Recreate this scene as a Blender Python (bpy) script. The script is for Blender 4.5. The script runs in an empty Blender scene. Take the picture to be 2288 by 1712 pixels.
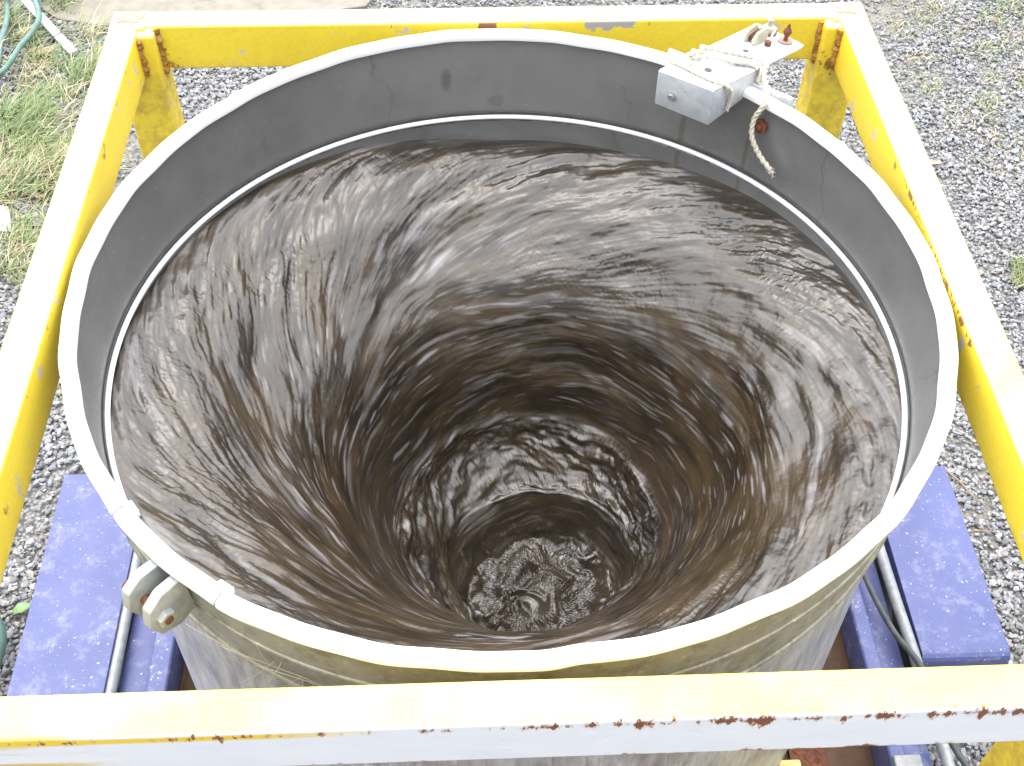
import bpy, bmesh, math, random
import numpy as np
from mathutils import Vector, Matrix
random.seed(7); RNG = np.random.default_rng(11)
S = bpy.context.scene; COL = S.collection
PI = math.pi
GZ = -1.35                      # ground level; the tank rim is at z = 0

# ------------------------------------------------------------------ helpers
def tag(o, label=None, cat=None, group=None, kind=None):
    if label: o['label'] = label
    if cat: o['category'] = cat
    if group: o['group'] = group
    if kind: o['kind'] = kind
    return o
def thing(name, loc, label, cat, group=None):
    o = bpy.data.objects.new(name, None); COL.objects.link(o); o.location = loc
    o.empty_display_size = .05
    return tag(o, label, cat, group)
def link(name, me, mat=None, parent=None, smooth=False):
    if mat: me.materials.append(mat)
    o = bpy.data.objects.new(name, me); COL.objects.link(o)
    if smooth:
        me.polygons.foreach_set('use_smooth', [True]*len(me.polygons)); me.set_sharp_from_angle(angle=math.radians(42))
    if parent is not None:
        o.parent = parent
        p = parent; off = Vector((0,0,0))
        while p is not None: off += p.location; p = p.parent
        o.matrix_parent_inverse = Matrix.Translation(-off)
    return o
def from_bm(name, bm, mat=None, parent=None, smooth=False):
    me = bpy.data.meshes.new(name); bmesh.ops.recalc_face_normals(bm, faces=bm.faces[:]); bm.to_mesh(me); bm.free()
    return link(name, me, mat, parent, smooth)
def box(bm, x0, x1, y0, y1, z0, z1, bev=0, seg=2):
    r = bmesh.ops.create_cube(bm, size=1)
    vs = r['verts']
    for v in vs:
        v.co = Vector(((x0+x1)/2+v.co.x*(x1-x0), (y0+y1)/2+v.co.y*(y1-y0), (z0+z1)/2+v.co.z*(z1-z0)))
    if bev:
        es = list({e for v in vs for e in v.link_edges})
        bmesh.ops.bevel(bm, geom=es, offset=bev, segments=seg, affect='EDGES', profile=.5)
def prism(bm, bot, top, bev=0):
    """closed solid between two matching polygons"""
    b = [bm.verts.new(p) for p in bot]; t = [bm.verts.new(p) for p in top]
    fs = [bm.faces.new(b[::-1]), bm.faces.new(t)]
    n = len(b)
    for i in range(n): fs.append(bm.faces.new((b[i], b[(i+1)%n], t[(i+1)%n], t[i])))
    if bev:
        es = list({e for f in fs for e in f.edges})
        bmesh.ops.bevel(bm, geom=es, offset=bev, segments=2, affect='EDGES', profile=.5)
def tube(bm, pts, rad, n=10, twist=0, star=0, lobes=3, cap=True):
    pts = [Vector(p) for p in pts]; rings = []; up = Vector((0,0,1)); s = 0
    for i, p in enumerate(pts):
        d = (pts[min(i+1, len(pts)-1)]-pts[max(i-1, 0)]).normalized()
        a = up - d*up.dot(d)
        if a.length < .05: a = Vector((1,0,0)) - d*d.x
        a.normalize(); b = d.cross(a); up = a
        if i: s += (p-pts[i-1]).length
        r = rad[i] if isinstance(rad, (list, tuple)) else rad
        ring = []
        for k in range(n):
            t = 2*PI*k/n
            rr = r*(1+star*math.cos(lobes*(t)+twist*s))
            ring.append(bm.verts.new(p+a*rr*math.cos(t)+b*rr*math.sin(t)))
        rings.append(ring)
    for i in range(len(rings)-1):
        for k in range(n):
            bm.faces.new((rings[i][k], rings[i][(k+1)%n], rings[i+1][(k+1)%n], rings[i+1][k]))
    if cap:
        bm.faces.new(rings[0][::-1]); bm.faces.new(rings[-1])
def smooth_path(ctrl, n=8):
    c = [Vector(p) for p in ctrl]; out = []
    for i in range(len(c)-1):
        p0 = c[max(i-1, 0)]; p1 = c[i]; p2 = c[i+1]; p3 = c[min(i+2, len(c)-1)]
        for k in range(n):
            t = k/n
            out.append(.5*((2*p1)+(p2-p0)*t+(2*p0-5*p1+4*p2-p3)*t*t+(3*p1-p0-3*p2+p3)*t**3))
    out.append(c[-1]); return out
def cyl(bm, p0, p1, r, n=16):
    tube(bm, [p0, p1], r, n)
def nut(bm, c, ax, r, h, n=6):
    c = Vector(c); ax = Vector(ax).normalized(); tube(bm, [c, c+ax*h*.85, c+ax*h], [r, r, r*.86], n)
def np_mesh(name, V, F, mat=None, parent=None, smooth=True, attrs=None):
    me = bpy.data.meshes.new(name); V = np.asarray(V, np.float32); F = np.asarray(F, np.int32)
    k = F.shape[1]
    me.vertices.add(len(V)); me.vertices.foreach_set('co', V.ravel())
    me.loops.add(F.size); me.loops.foreach_set('vertex_index', F.ravel())
    me.polygons.add(len(F)); me.polygons.foreach_set('loop_start', np.arange(0, F.size, k, dtype=np.int32))
    me.polygons.foreach_set('use_smooth', np.full(len(F), smooth))
    for an, av in (attrs or {}).items():
        if av.ndim == 1:
            a = me.attributes.new(an, 'FLOAT', 'POINT'); a.data.foreach_set('value', av.astype(np.float32))
        else:
            a = me.attributes.new(an, 'FLOAT_COLOR', 'POINT')
            a.data.foreach_set('color', np.c_[av, np.ones(len(av))].astype(np.float32).ravel())
    me.update(calc_edges=True); me.validate()
    return link(name, me, mat, parent)

# ------------------------------------------------------------------ materials
class Mat:
    def __init__(s, name, rough=.5, metal=0, col=(.5,.5,.5), spec=.5):
        s.m = bpy.data.materials.new(name); s.m.use_nodes = True; s.t = s.m.node_tree; s.N = s.t.nodes; s.L = s.t.links
        s.b = s.N['Principled BSDF']; s.b.inputs['Roughness'].default_value = rough; s.b.inputs['Metallic'].default_value = metal
        s.b.inputs['Base Color'].default_value = (*col, 1); s.b.inputs['Specular IOR Level'].default_value = spec
        s.co = s.N.new('ShaderNodeTexCoord')
    def node(s, ty, **kw):
        n = s.N.new(ty)
        for k, v in kw.items(): setattr(n, k, v)
        return n
    def map(s, scale=(1,1,1), src='Object', rot=(0,0,0)):
        n = s.node('ShaderNodeMapping'); n.inputs['Scale'].default_value = scale; n.inputs['Rotation'].default_value = rot
        s.L.new(s.co.outputs[src], n.inputs['Vector']); return n.outputs[0]
    def noise(s, scale, detail=4, rough=.55, vec=None, dist=0):
        n = s.node('ShaderNodeTexNoise'); n.inputs['Scale'].default_value = scale; n.inputs['Detail'].default_value = detail
        n.inputs['Roughness'].default_value = rough; n.inputs['Distortion'].default_value = dist
        s.L.new(vec if vec is not None else s.co.outputs['Object'], n.inputs['Vector']); return n.outputs['Fac']
    def ramp(s, fac, stops, interp='LINEAR'):
        n = s.node('ShaderNodeValToRGB'); e = n.color_ramp.elements; n.color_ramp.interpolation = interp
        while len(e) < len(stops): e.new(.5)
        for i, (p, c) in enumerate(stops):
            e[i].position = p; c = (c, c, c) if not isinstance(c, tuple) else c; e[i].color = (*c, 1)
        s.L.new(fac, n.inputs[0]); return n.outputs[0]
    def mix(s, fac, a, b, mode='MIX'):
        n = s.node('ShaderNodeMix', data_type='RGBA', blend_type=mode)
        for v, i in ((fac, 0), (a, 6), (b, 7)):
            if hasattr(v, 'links'): s.L.new(v, n.inputs[i])
            elif isinstance(v, tuple): n.inputs[i].default_value = (*v, 1)
            else: n.inputs[i].default_value = v
        return n.outputs[2]
    def math(s, op, a, b=0.0, c=None, clamp=False):
        n = s.node('ShaderNodeMath', operation=op, use_clamp=clamp)
        for v, i in ((a, 0), (b, 1), (c, 2)):
            if v is None: continue
            if hasattr(v, 'links'): s.L.new(v, n.inputs[i])
            else: n.inputs[i].default_value = v
        return n.outputs[0]
    def smooth(s, v, a, b):
        n = s.node('ShaderNodeMapRange', interpolation_type='SMOOTHSTEP'); s.L.new(v, n.inputs[0])
        n.inputs[1].default_value = a; n.inputs[2].default_value = b; return n.outputs[0]
    def sep(s, src='Object'):
        n = s.node('ShaderNodeSeparateXYZ')
        if src == 'Normal': g = s.node('ShaderNodeNewGeometry'); s.L.new(g.outputs['True Normal'], n.inputs[0])
        else: s.L.new(s.co.outputs[src], n.inputs[0])
        return n.outputs
    def attr(s, name, out='Fac'):
        n = s.node('ShaderNodeAttribute', attribute_name=name); return n.outputs[out]
    def color(s, c): s.L.new(c, s.b.inputs['Base Color']); return s
    def rough(s, c): s.L.new(c, s.b.inputs['Roughness']); return s
    def metal(s, c): s.L.new(c, s.b.inputs['Metallic']); return s
    def bump(s, h, strength=.3, dist=.002):
        n = s.node('ShaderNodeBump'); n.inputs['Strength'].default_value = strength; n.inputs['Distance'].default_value = dist
        s.L.new(h, n.inputs['Height']); s.L.new(n.outputs[0], s.b.inputs['Normal']); return s

YEL = (.90, .73, .05); RUST = (.16, .05, .02); RUSTL = (.42, .17, .05)
def paint(name, front=False, junction=False):
    m = Mat(name, .45)
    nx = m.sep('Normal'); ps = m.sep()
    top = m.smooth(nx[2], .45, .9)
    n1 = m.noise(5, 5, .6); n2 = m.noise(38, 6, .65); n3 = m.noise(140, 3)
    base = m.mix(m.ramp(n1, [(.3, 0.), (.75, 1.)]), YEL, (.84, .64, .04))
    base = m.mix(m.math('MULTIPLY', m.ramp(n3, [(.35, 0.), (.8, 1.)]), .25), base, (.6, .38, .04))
    # sun-bleached, worn upper face, its white sky sheen put into the colour
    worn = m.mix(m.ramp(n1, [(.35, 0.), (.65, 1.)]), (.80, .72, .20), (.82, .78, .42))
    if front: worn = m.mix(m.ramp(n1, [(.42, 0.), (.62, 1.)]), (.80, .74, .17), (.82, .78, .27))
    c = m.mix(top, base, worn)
    # bare grey primer chips along the arrises
    chip = m.ramp(m.noise(17, 5, .7), [(.62, 0.), (.64, 1.)])
    c = m.mix(m.math('MULTIPLY', chip, .8 if not front else .1), c, (.50, .51, .54))
    if front:
        # primer-white outer face with a yellow remnant at the left end
        fy = m.smooth(m.math('MULTIPLY', nx[1], -1.0), .4, .8)
        rem = m.math('MULTIPLY', m.smooth(m.math('ADD', m.math('MULTIPLY', ps[0], -1.), m.math('MULTIPLY', n2, .12)),   .50, .60),
                     m.ramp(m.noise(9, 4, .6, m.map((.4, 1, 3))), [(.47, 0.), (.56, 1.)]))
        wh = m.mix(m.ramp(m.noise(14, 4, .6, m.map((.5, 1, 2))), [(.3, 0.), (.8, 1.)]), (.74, .79, .86), (.84, .86, .87))
        wh = m.mix(rem, wh, (.70, .52, .12))
        # yellow line still holding along the top arris, left half
        c = m.mix(fy, c, wh)
        edge = m.smooth(m.math('ABSOLUTE', m.math('ADD', ps[2], .004)), .009, .002)
        left = m.smooth(m.math('MULTIPLY', ps[0], -1.), .14, .32)
        fz = m.math('MULTIPLY', m.math('MULTIPLY', edge, left), m.smooth(m.math('MULTIPLY', ps[1], -1.), .700, .711))
        c = m.mix(fz, c, (.86, .60, .02))
        # rust bleeding from the top and the bottom arris
        zz = m.math('ADD', ps[2], .004)
        run = m.noise(52, 5, .7, m.map((1.0, 1, .35), rot=(0, .5, 0)))
        big = m.smooth(m.math('ADD', m.noise(7, 3, .6, m.map((1, .01, .01))), m.math('MULTIPLY', ps[0], .18)), .42, .62)
        d1 = m.math('SUBTRACT', m.math('ADD', run, m.math('MULTIPLY', big, .10)), m.math('MULTIPLY', m.math('ABSOLUTE', zz), 11.))
        r1 = m.smooth(d1, .545, .60); r1b = m.smooth(d1, .49, .60)
        z2 = m.math('ABSOLUTE', m.math('ADD', ps[2], .083))
        d2 = m.math('SUBTRACT', m.math('ADD', m.noise(22, 5, .6, m.map((.8, 1, .6))), m.math('MULTIPLY', m.smooth(ps[0], .0, .45), .10)), m.math('MULTIPLY', z2, 13.))
        r2 = m.smooth(d2, .56, .62); r2b = m.smooth(d2, .51, .62)
        fr = m.smooth(m.math('MULTIPLY', ps[1], -1.), .705, .713)
        c = m.mix(m.math('MULTIPLY', m.math('MAXIMUM', r1b, r2b), m.math('MULTIPLY', fr, .55)), c, (.62, .36, .10))
        c = m.mix(m.math('MULTIPLY', m.math('MAXIMUM', r1, r2), fr), c, (.20, .07, .035))
        # faint pinkish scuffs on the top
        sc = m.ramp(m.noise(11, 5, .7, m.map((.7, 1.6, 1))), [(.62, 0.), (.69, 1.)])
        c = m.mix(m.math('MULTIPLY', m.math('MULTIPLY', sc, top), .5), c, (.55, .33, .24))
    else:
        rs = m.ramp(m.noise(13, 6, .7), [(.655, 0.), (.70, 1.)])
        sides = m.math('SUBTRACT', 1.0, top)
        c = m.mix(m.math('MULTIPLY', rs, m.math('MULTIPLY', sides, .85)), c, (.30, .13, .05))
        nn = m.noise(34, 5, .7)
        tz = m.smooth(ps[2], -.022, .0)
        def band(c_, half, soft=.02): return m.smooth(m.math('ABSOLUTE', m.math('SUBTRACT', c_[0], c_[1])), half+soft, half)
        rt = m.math('MULTIPLY', m.smooth(ps[0], .60, .64), band((ps[1], .02), .17, .06))
        drip = m.smooth(m.math('ADD', m.math('MULTIPLY', m.noise(40, 5, .7, m.map((1, 1, .3))), m.math('ADD', .7, m.math('MULTIPLY', tz, .45))), m.math('MULTIPLY', rt, m.math('MULTIPLY', tz, .16))), .72, .76)
        c = m.mix(m.math('MULTIPLY', drip, m.math('MULTIPLY', sides, .9)), c, (.22, .09, .05))
        bk = m.smooth(ps[1], .64, .67)
        rp_ = m.math('MULTIPLY', m.math('MULTIPLY', band((m.math('ADD', ps[0], m.math('MULTIPLY', nn, .05)), .012), .016, .004), m.smooth(m.math('ADD', ps[2], m.math('MULTIPLY', nn, .012)), -.020, -.014)), bk)
        c = m.mix(m.math('MULTIPLY', rp_, sides), c, (.30, .12, .07))
        gp = m.math('MULTIPLY', m.math('MULTIPLY', band((m.math('ADD', ps[0], m.math('MULTIPLY', nn, .08)), .255), .045, .006), m.smooth(m.math('ADD', ps[2], m.math('MULTIPLY', nn, .045)), .010, .014)), bk)
        c = m.mix(m.math('MULTIPLY', gp, sides), c, (.38, .37, .39))
        low = m.smooth(ps[2], -.055, -.10)
        grime = m.math('MULTIPLY', low, m.ramp(n2, [(.40, 0.), (.66, 1.)]))
        c = m.mix(m.math('MULTIPLY', grime, .55), c, (.35, .20, .06))
        sc = m.ramp(m.noise(8, 5, .7), [(.64, 0.), (.70, 1.)])
        c = m.mix(m.math('MULTIPLY', m.math('MULTIPLY', sc, top), .35), c, (.60, .45, .36))
    m.color(c); m.rough(m.ramp(n2, [(.3, .38), (.8, .62)]))
    m.bump(m.math('ADD', m.math('MULTIPLY', n2, .6), m.math('MULTIPLY', chip, -.5)), .35, .0012)
    return m.m
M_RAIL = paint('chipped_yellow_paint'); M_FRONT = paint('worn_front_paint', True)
def m_simple(name, a, b, scale=30, rough=.6, metal=0, bump=.3, bd=.001, detail=5):
    m = Mat(name, rough, metal); n = m.noise(scale, detail, .6)
    m.color(m.mix(m.ramp(n, [(.3, 0.), (.7, 1.)]), a, b)); m.bump(n, bump, bd); return m.m
M_RUST = m_simple('rusty_steel', (.08, .03, .02), (.27, .10, .05), 55, .85, .1, .8, .0015)
M_WELD = m_simple('rusty_weld', (.16, .06, .02), (.62, .36, .06), 48, .7, 0, .9, .003)
M_PINK = m_simple('pink_primer_patch', (.30, .20, .17), (.40, .30, .26), 22, .75)
M_TRIM = m_simple('white_edge_trim', (.84, .86, .85), (.90, .90, .90), 12, .45, 0, .08)
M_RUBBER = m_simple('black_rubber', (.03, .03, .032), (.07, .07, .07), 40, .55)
M_CABLE = m_simple('dark_green_grey_cable', (.04, .05, .05), (.09, .10, .10), 40, .5)
M_PIPE = m_simple('grey_conduit', (.22, .24, .26), (.36, .38, .39), 60, .45, .2)
M_HOSE = m_simple('green_hose', (.08, .17, .15), (.14, .25, .22), 25, .5)
M_ROPE = m_simple('cream_rope_fibre', (.52, .48, .36), (.78, .74, .62), 260, .9, 0, .6, .0008)
M_LEAFG = m_simple('green_leaf', (.14, .26, .09), (.25, .38, .18), 60, .6)
M_LEAFD = m_simple('dry_leaf', (.38, .26, .14), (.60, .48, .32), 60, .8)
M_TWIG = m_simple('dry_twig', (.25, .18, .11), (.42, .33, .22), 90, .85)
M_PLASTIC = m_simple('white_plastic_scrap', (.62, .64, .68), (.80, .80, .80), 20, .4)
M_STRIPM = m_simple('pale_grey_strip', (.42, .47, .50), (.62, .66, .66), 18, .55)
M_BRASS = m_simple('cream_painted_metal', (.45, .44, .32), (.66, .62, .45), 60, .5, .1)
M_BOLT = m_simple('zinc_bolt', (.35, .37, .40), (.62, .63, .62), 90, .35, .7)
M_DECKG = m_simple('bare_grey_plate', (.20, .22, .23), (.38, .38, .37), 40, .55, .3)

m = Mat('galvanised_steel', .42, .25)
v = m.node('ShaderNodeTexVoronoi', feature='F1'); v.inputs['Scale'].default_value = 75; m.L.new(m.co.outputs['Object'], v.inputs['Vector'])
n = m.noise(30, 5, .6); c = m.mix(m.ramp(n, [(.3, 0.), (.7, 1.)]), (.50, .55, .60), (.66, .68, .69))
c = m.mix(.35, c, m.ramp(v.outputs['Color'], [(0., .25), (1., .75)]), 'SOFT_LIGHT')
dirt = m.ramp(m.noise(45, 6, .7), [(.60, 0.), (.72, 1.)]); c = m.mix(m.math('MULTIPLY', dirt, .6), c, (.22, .20, .14))
m.color(c).bump(n, .2, .0008); M_GALV = m.m
m = Mat('weathered_lug', .6, .15); n = m.noise(40, 6, .65)
c = m.mix(m.ramp(n, [(.3, 0.), (.7, 1.)]), (.27, .30, .30), (.47, .49, .48))
c = m.mix(m.ramp(m.noise(25, 5, .7), [(.54, 0.), (.68, .6)]), c, (.31, .29, .21))
m.color(c).bump(n, .7, .002); M_LUG = m.m

# inner wall of the tank: dull grey sheet with faint scratches and vertical streaks
def tank_in(name):
    m = Mat(name, .42, .55)
    n = m.noise(7, 6, .6); n2 = m.noise(60, 4, .6)
    c = m.mix(m.ramp(n, [(.25, 0.), (.75, 1.)]), (.255, .26, .26), (.345, .35, .348))
    w = m.node('ShaderNodeTexWave', wave_type='RINGS', rings_direction='X'); w.inputs['Scale'].default_value = 2.2
    w.inputs['Distortion'].default_value = 9; w.inputs['Detail'].default_value = 4; w.inputs['Detail Scale'].default_value = 1.3
    m.L.new(m.co.outputs['Object'], w.inputs['Vector'])
    scr = m.ramp(w.outputs['Fac'], [(.0, 1.), (.0009, 0.)])
    c = m.mix(m.math('MULTIPLY', m.math('MULTIPLY', scr, .35), m.ramp(m.noise(4, 3), [(.44, 0.), (.56, 1.)])), c, (.13,.13,.135))
    sp = m.ramp(m.noise(95, 2, .5), [(.74, 0.), (.755, 1.)]); c = m.mix(m.math('MULTIPLY', sp, .7), c, (.55, .55, .52))
    blot = m.ramp(m.noise(11, 3, .5, m.map((1, 1, .35))), [(.66, 0.), (.74, 1.)]); c = m.mix(m.math('MULTIPLY', blot, .4), c, (.2,.2,.205))
    dd = m.math('ADD', m.math('POWER', m.math('MULTIPLY', m.math('ADD', m.sep()[0], m.math('ADD', .098, m.math('MULTIPLY', n2, -.01))), 90.), 2.0), m.math('POWER', m.math('MULTIPLY', m.math('ADD', m.sep()[2], .088), 42.), 2.0))
    c = m.mix(m.math('MULTIPLY', m.math('MULTIPLY', m.smooth(dd, 1.3, .1), m.smooth(m.sep()[1], .4, .5)), .5), c, (.10, .10, .105))
    # brown streaks below the bracket and the rusty bolt
    ps = m.sep(); az = m.math('ARCTAN2', ps[1], ps[0])
    for a0, wd in ((math.radians(56.5), .013), (math.radians(44.2), .010)):
        d = m.math('ABSOLUTE', m.math('SUBTRACT', m.math('ADD', az, m.math('MULTIPLY', n2, .006)), a0+.003))
        k = m.math('MULTIPLY', m.smooth(d, wd, wd*.3), m.smooth(ps[2], -.03, -.06))
        c = m.mix(m.math('MULTIPLY', k, .55), c, (.20,.175,.10))
    m.color(c); m.rough(m.ramp(n2, [(.3, .30), (.8, .46)])); m.bump(n, .12, .004); return m.m
M_TIN = tank_in('dull_steel_inner_wall')
m = Mat('dirty_outer_collar', .5, .35); n = m.noise(9, 6, .65); n2 = m.noise(55, 5, .7)
c = m.mix(m.ramp(n, [(.3, 0.), (.7, 1.)]), (.25, .25, .22), (.38, .38, .35))
c = m.mix(m.ramp(n2, [(.58, 0.), (.68, .8)]), c, (.50, .48, .40))
c = m.mix(m.ramp(m.noise(28, 6, .75), [(.50, 0.), (.64, .7)]), c, (.17, .16, .12))
c = m.mix(m.ramp(m.noise(16, 5, .7, m.map((1, 1, .4))), [(.55, 0.), (.68, .6)]), c, (.30, .22, .12))
m.color(c).bump(n2, .4, .001); M_TCOL = m.m
m = Mat('scuffed_steel_body', .45, .3); n = m.noise(40, 6, .7, m.map((1, 1, .25), rot=(.35, .2, 0)))
c = m.mix(m.ramp(n, [(.35, 0.), (.65, 1.)]), (.30, .31, .34), (.62, .63, .65))
sk = m.noise(22, 6, .75, m.map((3, 3, .3), rot=(-.5, .3, 0))); c = m.mix(m.ramp(sk, [(.50, 0.), (.62, .75)]), c, (.74, .74, .72))
c = m.mix(m.ramp(m.noise(6, 5, .6), [(.45, 0.), (.7, .6)]), c, (.24, .21, .15))
m.color(c); m.rough(m.ramp(sk, [(.4, .28), (.65, .6)])).bump(sk, .3, .001); m.b.inputs['Metallic'].default_value = .3; M_TBODY = m.m

# trailer
m = Mat('scuffed_blue_paint', .42); n = m.noise(6, 5, .6)
c = m.mix(m.ramp(n, [(.3, 0.), (.7, 1.)]), (.062, .082, .23), (.105, .125, .30))
c = m.mix(m.ramp(m.noise(24, 6, .75), [(.52, 0.), (.66, .65)]), c, (.21, .23, .34))
c = m.mix(m.ramp(m.noise(120, 3, .6), [(.655, 0.), (.70, .95)]), c, (.50, .50, .50))
c = m.mix(m.ramp(m.noise(17, 6, .8), [(.655, 0.), (.69, .75)]), c, (.46, .40, .34))
m.color(c).bump(m.noise(60, 4), .2, .001); M_BLUE = m.m
m = Mat('rusty_trailer_deck', .8, .1); n = m.noise(18, 6, .65)
c = m.mix(m.ramp(n, [(.3, 0.), (.7, 1.)]), (.075, .045, .028), (.15, .085, .05))
c = m.mix(m.ramp(m.noise(40, 5, .7, m.map((3, .3, 1))), [(.60, 0.), (.70, .9)]), c, (.34, .13, .04))
m.color(c).bump(n, .6, .002); M_DECK = m.m

# water
m = Mat('muddy_brown_water', .13, 0)
sl = m.attr('silt_lit'); fo = m.attr('foam_glint')
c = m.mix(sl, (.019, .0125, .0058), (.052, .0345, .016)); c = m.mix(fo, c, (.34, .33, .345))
m.color(c); m.b.inputs['IOR'].default_value = 1.70; m.b.inputs['Specular IOR Level'].default_value = .62
m.rough(m.mix(fo, m.mix(m.attr('calm'), (.31,)*3, (.13,)*3), (.45,)*3))
M_WATER = m.m

# ground
m = Mat('packed_gravel_bed', .95); n = m.noise(3, 5, .6)
v = m.node('ShaderNodeTexVoronoi', feature='F1'); v.inputs['Scale'].default_value = 95; m.L.new(m.co.outputs['Object'], v.inputs['Vector'])
c = m.mix(m.ramp(v.outputs['Distance'], [(.2, 0.), (.75, 1.)]), (.34, .34, .33), (.09, .09, .088))
dirt = m.noise(1.7, 5, .65); c = m.mix(m.ramp(dirt, [(.45, 0.), (.62, .75)]), c, (.26, .245, .21))
m.color(c); m.bump(m.math('MULTIPLY', v.outputs['Distance'], -1.), .9, .008); M_BED = m.m
m = Mat('grey_blue_stone', .8); g = m.attr('tone', 'Color')
c = m.mix(m.ramp(m.noise(160, 3), [(.3, 0.), (.75, .35)]), g, (.30, .30, .28)); m.color(c); M_STONE = m.m
m = Mat('grass_blades', .6); m.color(m.attr('tone', 'Color')); M_GRASS = m.m
m = Mat('weathered_concrete', .9); n = m.noise(14, 6, .65)
c = m.mix(m.ramp(n, [(.3, 0.), (.7, 1.)]), (.20, .185, .15), (.29, .27, .225))
c = m.mix(m.ramp(m.noise(5, 5, .7), [(.58, 0.), (.68, .7)]), c, (.15, .125, .085)); m.color(c).bump(n, .5, .003); M_CONC = m.m
m = Mat('cobweb_silk', .8, col=(.42, .41, .37)); M_WEB = m.m

# ------------------------------------------------------------------ tank
RP = [(-0.613,0.21),(-0.425,0.503),(-0.029,0.657),(0.116,0.651),(0.24,0.606),(-0.361,0.551),(-0.508,0.407),(0.513,0.39),(0.565,0.307),
 (0.611,0.205),(0.636,0.109),(0.648,-0.005),(0.643,-0.082),(0.625,-0.175),(0.604,-0.246),(0.575,-0.317),(0.539,-0.369),(0.479,-0.445),
 (0.441,-0.481),(0.371,-0.536),(0.274,-0.588),(-0.092,-0.64),(0.026,-0.636),(0.085,-0.635),(0.164,-0.625),(-0.572,-0.309),(-0.544,-0.355),
 (-0.507,-0.414),(-0.452,-0.481),(-0.392,-0.527),(-0.314,-0.577),(-0.61,0.226),(-0.638,0.092),(-0.647,0.003),(-0.642,-0.076),(-0.631,-0.14),
 (-0.615,-0.2),(-0.584,-0.28)]
ra = np.array(sorted((math.atan2(y, x), math.hypot(x, y)) for x, y in RP))
AA = np.linspace(-PI, PI, 721)[:-1]
def four(a, K=5): return np.stack([np.ones_like(a)]+[f_(k*a) for k in range(1, K+1) for f_ in (np.cos, np.sin)], 1)
M_ = four(ra[:, 0]); cf = np.linalg.solve(M_.T@M_+np.diag([0]+[k*k*.02 for k in range(1, 6) for _ in (0, 1)]), M_.T@ra[:, 1]); rr_ = four(AA)@cf
rr_ -= .0025*np.exp(-((AA-math.atan2(-.636, .055))/.035)**2)       # the small dent in the front of the rim
def Rrim(a): return float(np.interp((a+PI) % (2*PI)-PI, np.r_[AA, PI], np.r_[rr_, rr_[0]]))
def lathe_arc(bm, prof, a0, a1, n, closed_prof=True, fr=None):
    """sweep profile points (dr, z) round the tank; fr(a) gives the base radius"""
    full = abs((a1-a0)-2*PI) < 1e-6; rings = []
    for i in range(n if full else n+1):
        a = a0+(a1-a0)*i/n; R = fr(a)
        rings.append([bm.verts.new(((R+p[0])*math.cos(a), (R+p[0])*math.sin(a), p[1])) for p in prof])
    k = len(prof); cnt = n if full else n
    for i in range(cnt):
        A = rings[i]; B = rings[(i+1) % len(rings)]
        for j in range(k if closed_prof else k-1):
            bm.faces.new((A[j], A[(j+1) % k], B[(j+1) % k], B[j]))
    if not full and closed_prof:
        bm.faces.new(rings[0]); bm.faces.new(rings[-1][::-1])
tank = thing('mixing_tank', (0, 0, -1.0), 'large round grey steel tank with white-edged rim standing inside the yellow frame', 'tank')
# collar (upper band): inner face follows the dented rim and becomes round at the bead
bm = bmesh.new(); NA = 360
zin = [-.004, -.05, -.10, -.15, -.168]
prof = []
rings = []
for i in range(NA):
    a = 2*PI*i/NA; R = Rrim(a)-.0075; ring = []
    for z in zin:
        t = min(1, -z/.168); rad = (R-.0035)*(1-t)+.6265*t; ring.append((rad, z))
    ring.append((.6265, -.178))
    out = [(.634, -.178), (.6345, -.168)]
    for z in zin[::-1][1:]:
        t = min(1, -z/.168); out.append(((R+.0015)*(1-t)+.634*t, z))
    ring += out
    rings.append([bm.verts.new((r*math.cos(a), r*math.sin(a), z)) for r, z in ring])
k = len(rings[0])
for i in range(NA):
    A = rings[i]; B = rings[(i+1) % NA]
    for j in range(k):
        f = bm.faces.new((A[j], A[(j+1) % k], B[(j+1) % k], B[j])); f.material_index = 0 if j < 5 else 1
col = from_bm('collar', bm, M_TIN, tank, True); col.data.materials.append(M_TCOL)
# lower body, thin double shell
bm = bmesh.new()
lathe_arc(bm, [(0, -.176), (0, -.60), (0, -.985), (.006, -.985), (.006, -.60), (.006, -.176)], 0, 2*PI, 240, True, lambda a: .6215)
body = from_bm('tank_body', bm, M_TBODY, tank, True)
body.data.materials.append(M_TIN)
for p in body.data.polygons:
    if math.hypot(body.data.vertices[p.vertices[0]].co.x, body.data.vertices[p.vertices[0]].co.y) < .6245 and all(
       math.hypot(body.data.vertices[v_].co.x, body.data.vertices[v_].co.y) < .6245 for v_ in p.vertices): p.material_index = 1
# bottom plate
bm = bmesh.new(); bmesh.ops.create_circle(bm, cap_ends=True, radius=.62, segments=96, matrix=Matrix.Translation((0, 0, -.975)))
from_bm('tank_floor', bm, M_TIN, tank)
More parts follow.
